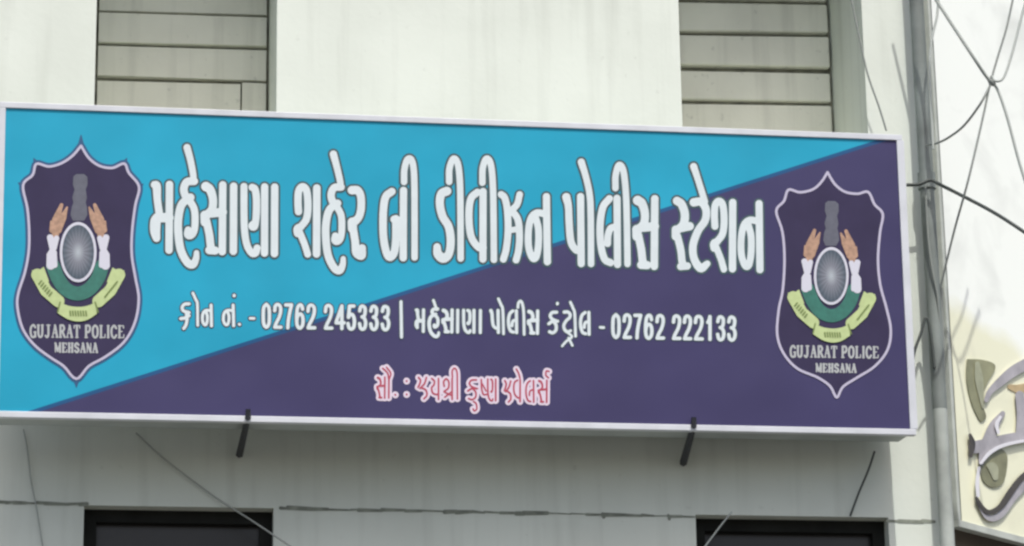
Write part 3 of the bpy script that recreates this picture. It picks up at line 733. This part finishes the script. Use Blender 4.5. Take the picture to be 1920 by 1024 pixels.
m3 = N.new('ShaderNodeMapRange'); m3.inputs[1].default_value = 0.5; m3.inputs[2].default_value = 0.75; m3.inputs[3].default_value = 1.0; m3.inputs[4].default_value = 0.82; L.new(n3.outputs['Fac'], m3.inputs[0])
vm = N.new('ShaderNodeVectorMath'); vm.operation = 'SCALE'; L.new(mx.outputs[2], vm.inputs[0]); L.new(m3.outputs[0], vm.inputs['Scale']); L.new(vm.outputs[0], b.inputs['Base Color'])
M_edge = mat('hoarding_edge', (0.50, 0.53, 0.48), 0.6, 0.2, 8)
off = (hx, hy, zb)
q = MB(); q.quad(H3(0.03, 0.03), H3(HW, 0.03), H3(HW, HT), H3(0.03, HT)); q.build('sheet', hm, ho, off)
q = MB()
def hbox(mb_, s0, s1, z0, z1, h0, h1):
    n = len(mb_.v)
    mb_.v += [H3(s0,z0,h1),H3(s1,z0,h1),H3(s1,z0,h0),H3(s0,z0,h0),H3(s0,z1,h1),H3(s1,z1,h1),H3(s1,z1,h0),H3(s0,z1,h0)]
    mb_.f += [tuple(n+i for i in k) for k in ((0,3,2,1),(4,5,6,7),(0,1,5,4),(1,2,6,5),(2,3,7,6),(3,0,4,7))]
hbox(q, 0.0, 0.02, 0.03, HT, -0.035, 0.004); hbox(q, 0.0, HW, 0.0, 0.03, -0.035, 0.006)
q.build('frame', M_edge, ho, off, bevel=0.002)
# metallic lettering, cut-out pieces standing off the sheet
def HL(x, y, h=0.0):
    p = on_plane(x, y, H0+HN*h, HN); return tuple(p)
def zH(X, Y): return (1640+X/2.207, 560+Y/2.207)
M_lol = mat('letter_olive', (0.27, 0.27, 0.16), 0.45, 0.35, 9)
M_lgrey = mat('letter_lilac_grey', (0.42, 0.40, 0.42), 0.4, 0.25, 12)
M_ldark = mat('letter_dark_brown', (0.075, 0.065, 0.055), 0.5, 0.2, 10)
M_lhi = mat('letter_highlight', (0.74, 0.73, 0.76), 0.4)
def piece(name, m_, h, th, *strokes, polys=()):
    a = Art(0.9)
    for pts in strokes: a.stroke([zH(p_[0], p_[1])+(p_[2]/2.207,) for p_ in cr(pts, 6)], 1)
    for pl in polys: a.poly([zH(*p_[:2]) for p_ in cr(list(pl)+[pl[0]], 4)])
    return a.build(name, m_, HL, h, ho, off, th)
piece('lettering_fill', M_lol, 0.006, 0.006, polys=([(382,250),(440,252),(492,268),(498,295),(470,345),(450,395),(452,450),(462,490),(440,508),(415,465),(395,410),(380,330)], [(455,650),(500,615),(545,640),(548,700),(530,765),(490,782),(450,755),(438,700)]))
M_lol2 = mat('letter_olive_sheen', (0.36, 0.37, 0.25), 0.4, 0.3, 14); M_ltan = mat('letter_tan', (0.52, 0.40, 0.22), 0.5, 0.25, 14)
piece('lettering_sheen', M_lol2, 0.009, 0.003, [(425,270,10),(432,330,17),(440,390,12),(448,450,5)], [(470,690,8),(490,700,20),(500,740,12)])  # bevel sheen put into the colour: paler olive layer over the fill
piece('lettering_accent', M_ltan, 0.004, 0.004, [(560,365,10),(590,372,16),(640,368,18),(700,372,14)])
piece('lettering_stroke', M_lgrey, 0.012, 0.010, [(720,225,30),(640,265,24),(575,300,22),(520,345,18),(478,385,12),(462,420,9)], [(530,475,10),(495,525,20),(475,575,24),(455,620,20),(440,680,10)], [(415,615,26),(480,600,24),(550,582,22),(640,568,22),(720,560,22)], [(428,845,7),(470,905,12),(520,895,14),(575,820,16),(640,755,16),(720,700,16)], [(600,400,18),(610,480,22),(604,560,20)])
piece('lettering_shade', M_ldark, 0.016, 0.006, [(395,565,7),(405,600,12),(398,650,8)], [(422,825,6),(450,868,8),(478,884,10),(520,862,12),(560,805,14),(605,745,12),(660,700,10),(720,660,8)])  # shadowed sides of the letters painted as dark brown strips
piece('lettering_highlight', M_lhi, 0.018, 0.004, [(432,700,6),(425,760,8),(428,815,7)], [(440,680,6),(480,635,8),(540,605,7),(640,585,6),(720,578,6)], [(520,490,6),(505,520,8),(512,555,6)])  # highlights on the letters painted as pale strips

# building that carries the hoarding
NB0 = H0 + HD*0.06 - HN*0.12
nb = thing('neighbouring_building', 'brown walled neighbouring building behind the cream hoarding', 'building', (NB0[0], NB0[1], GZ))
def N3(s, z, h=0.0):
    p = NB0 + HD*s + HN*h; return (p[0], p[1], z)
def nback(s, z): a = N3(s, z); return (a[0]+0.6, a[1]+6.0, z)
q = MB()
q.quad(N3(0, GZ), N3(9, GZ), N3(9, 4), N3(0, 4)); q.quad(N3(0, GZ), N3(0, 4), nback(0, 4), nback(0, GZ)); q.quad(N3(0, 4), N3(9, 4), nback(9, 4), nback(0, 4))
q.build('wall', M_brown, nb, (NB0[0], NB0[1], GZ))
q = MB()
for k in range(3):
    s0 = 0.5+k*1.2; q.quad(N3(s0, GZ+0.02, 0.004), N3(s0+1.0, GZ+0.02, 0.004), N3(s0+1.0, GZ+2.6, 0.004), N3(s0, GZ+2.6, 0.004))
q.build('shutter', M_side, nb, (NB0[0], NB0[1], GZ))

# ------------------------------------------------------------------ cables
def cable(label, pts, Y, rad, m_, name='overhead_cable', group='loose cables around the corner'):
    """pts in photo pixels, hung at distance Y (one value or one per point)"""
    ys = Y if hasattr(Y, '__len__') else [Y]*len(pts)
    P = [on_y(p_[0], p_[1], y_) for p_, y_ in zip(pts, ys)]
    P = cr(P, 8); c = MB(); c.tube(P, rad, 7)
    base_p = min(P, key=lambda v: v[2])
    o = c.build(name, m_, None, tuple(base_p), smooth=True)
    tag(o, label, 'cable', group); return o
cable('thick grey cable running from the upper left down to the knot before the white hoarding', [(1700,-90),(1752,-5),(1782,42),(1820,100),(1848,142),(1862,158)], [0.2,0.1,0.0,-0.1,-0.1,-0.1], 0.0068, M_cable)
cable('long straight grey cable crossing the knot and reaching down towards the pipe', [(1905,-30),(1888,50),(1870,110),(1856,160),(1842,225),(1815,340),(1790,430),(1763,540)], [-0.1]*6+[0.0,0.1], 0.0046, M_cable)
cable('pale looped cable right of the knot before the white hoarding', [(1935,-40),(1916,30),(1898,100),(1882,145),(1866,152),(1858,142)], -0.11, 0.0055, M_cable_p)
cable('curved grey cable sagging from the knot to the drainpipe', [(1858,158),(1838,195),(1808,235),(1780,257),(1758,268),(1738,272)], [-0.1,-0.1,0.0,0.1,0.2,0.28], 0.005, M_cable)
cable('pale cable falling from the knot to the right edge', [(1858,150),(1872,172),(1890,225),(1910,300),(1935,380)], -0.09, 0.006, M_cable_p)
cable('short pale cable hanging along the right side of the drainpipe', [(1760,-10),(1757,30),(1748,70),(1743,120),(1746,200),(1750,280)], 0.22, 0.0055, M_cable_p)
cable('dark thick cable leaving the drainpipe collar and dropping to the right edge', [(1700,347),(1722,346),(1745,338),(1762,346),(1800,365),(1850,391),(1890,415),(1960,462)], [0.28,0.26,0.25,0.22,0.1,-0.1,-0.2,-0.3], 0.0075, M_cable_d)
cable('thin grey cable hanging over the wall left of the drainpipe', [(1592,-20),(1606,45),(1622,120),(1632,155),(1648,200),(1662,245)], 0.33, 0.0042, M_cable)
cable('dark cable strapped down the drainpipe below its collar', [(1735,350),(1740,440),(1748,505),(1758,560),(1764,640)], [0.28,0.28,0.28,0.29,0.31], 0.0045, M_cable)
cable('dark forked cable end beside the lower drainpipe', [(1752,690),(1748,650),(1741,605),(1735,597),(1727,625),(1716,655),(1709,690)], 0.30, 0.0065, M_cable_d)
cable('grey cable running down the wall corner between pipe and cream hoarding', [(1765,540),(1768,640),(1771,760),(1772,860),(1778,985)], 0.33, 0.0060, M_cable)
cable('thin dark wire slanting down under the right end of the signboard', [(1640,846),(1628,882),(1610,925),(1594,968)], [0.3,0.33,0.36,0.385], 0.0045, M_cable_d, 'wire', 'thin wires under the signboard')
cable('thin pale grey wire slanting across the left dark window', [(255,812),(310,862),(400,930),(470,975),(560,1035)], [0.38,0.38,0.38,0.36,0.3], 0.0036, M_cable_w, 'wire', 'thin wires under the signboard')
cable('thin grey wire hanging below the left end of the signboard', [(44,805),(52,850),(58,900),(68,950),(82,1035)], 0.385, 0.0028, M_cable_w, 'wire', 'thin wires under the signboard')
cable('thin pale wire slanting across the right dark window', [(1372,960),(1352,985),(1318,1030)], 0.36, 0.0036, M_cable_p, 'wire', 'thin wires under the signboard')
k = MB(); c0 = on_y(1859, 153, -0.1); k.tube([c0+np.array([-0.012, 0, 0.012]), c0, c0+np.array([0.012, 0, -0.016])], [0.008, 0.015, 0.008], 10)
tag(k.build('cable_knot', M_cable, None, tuple(c0), smooth=True), 'tight grey knot where the cables cross before the white hoarding', 'knot')
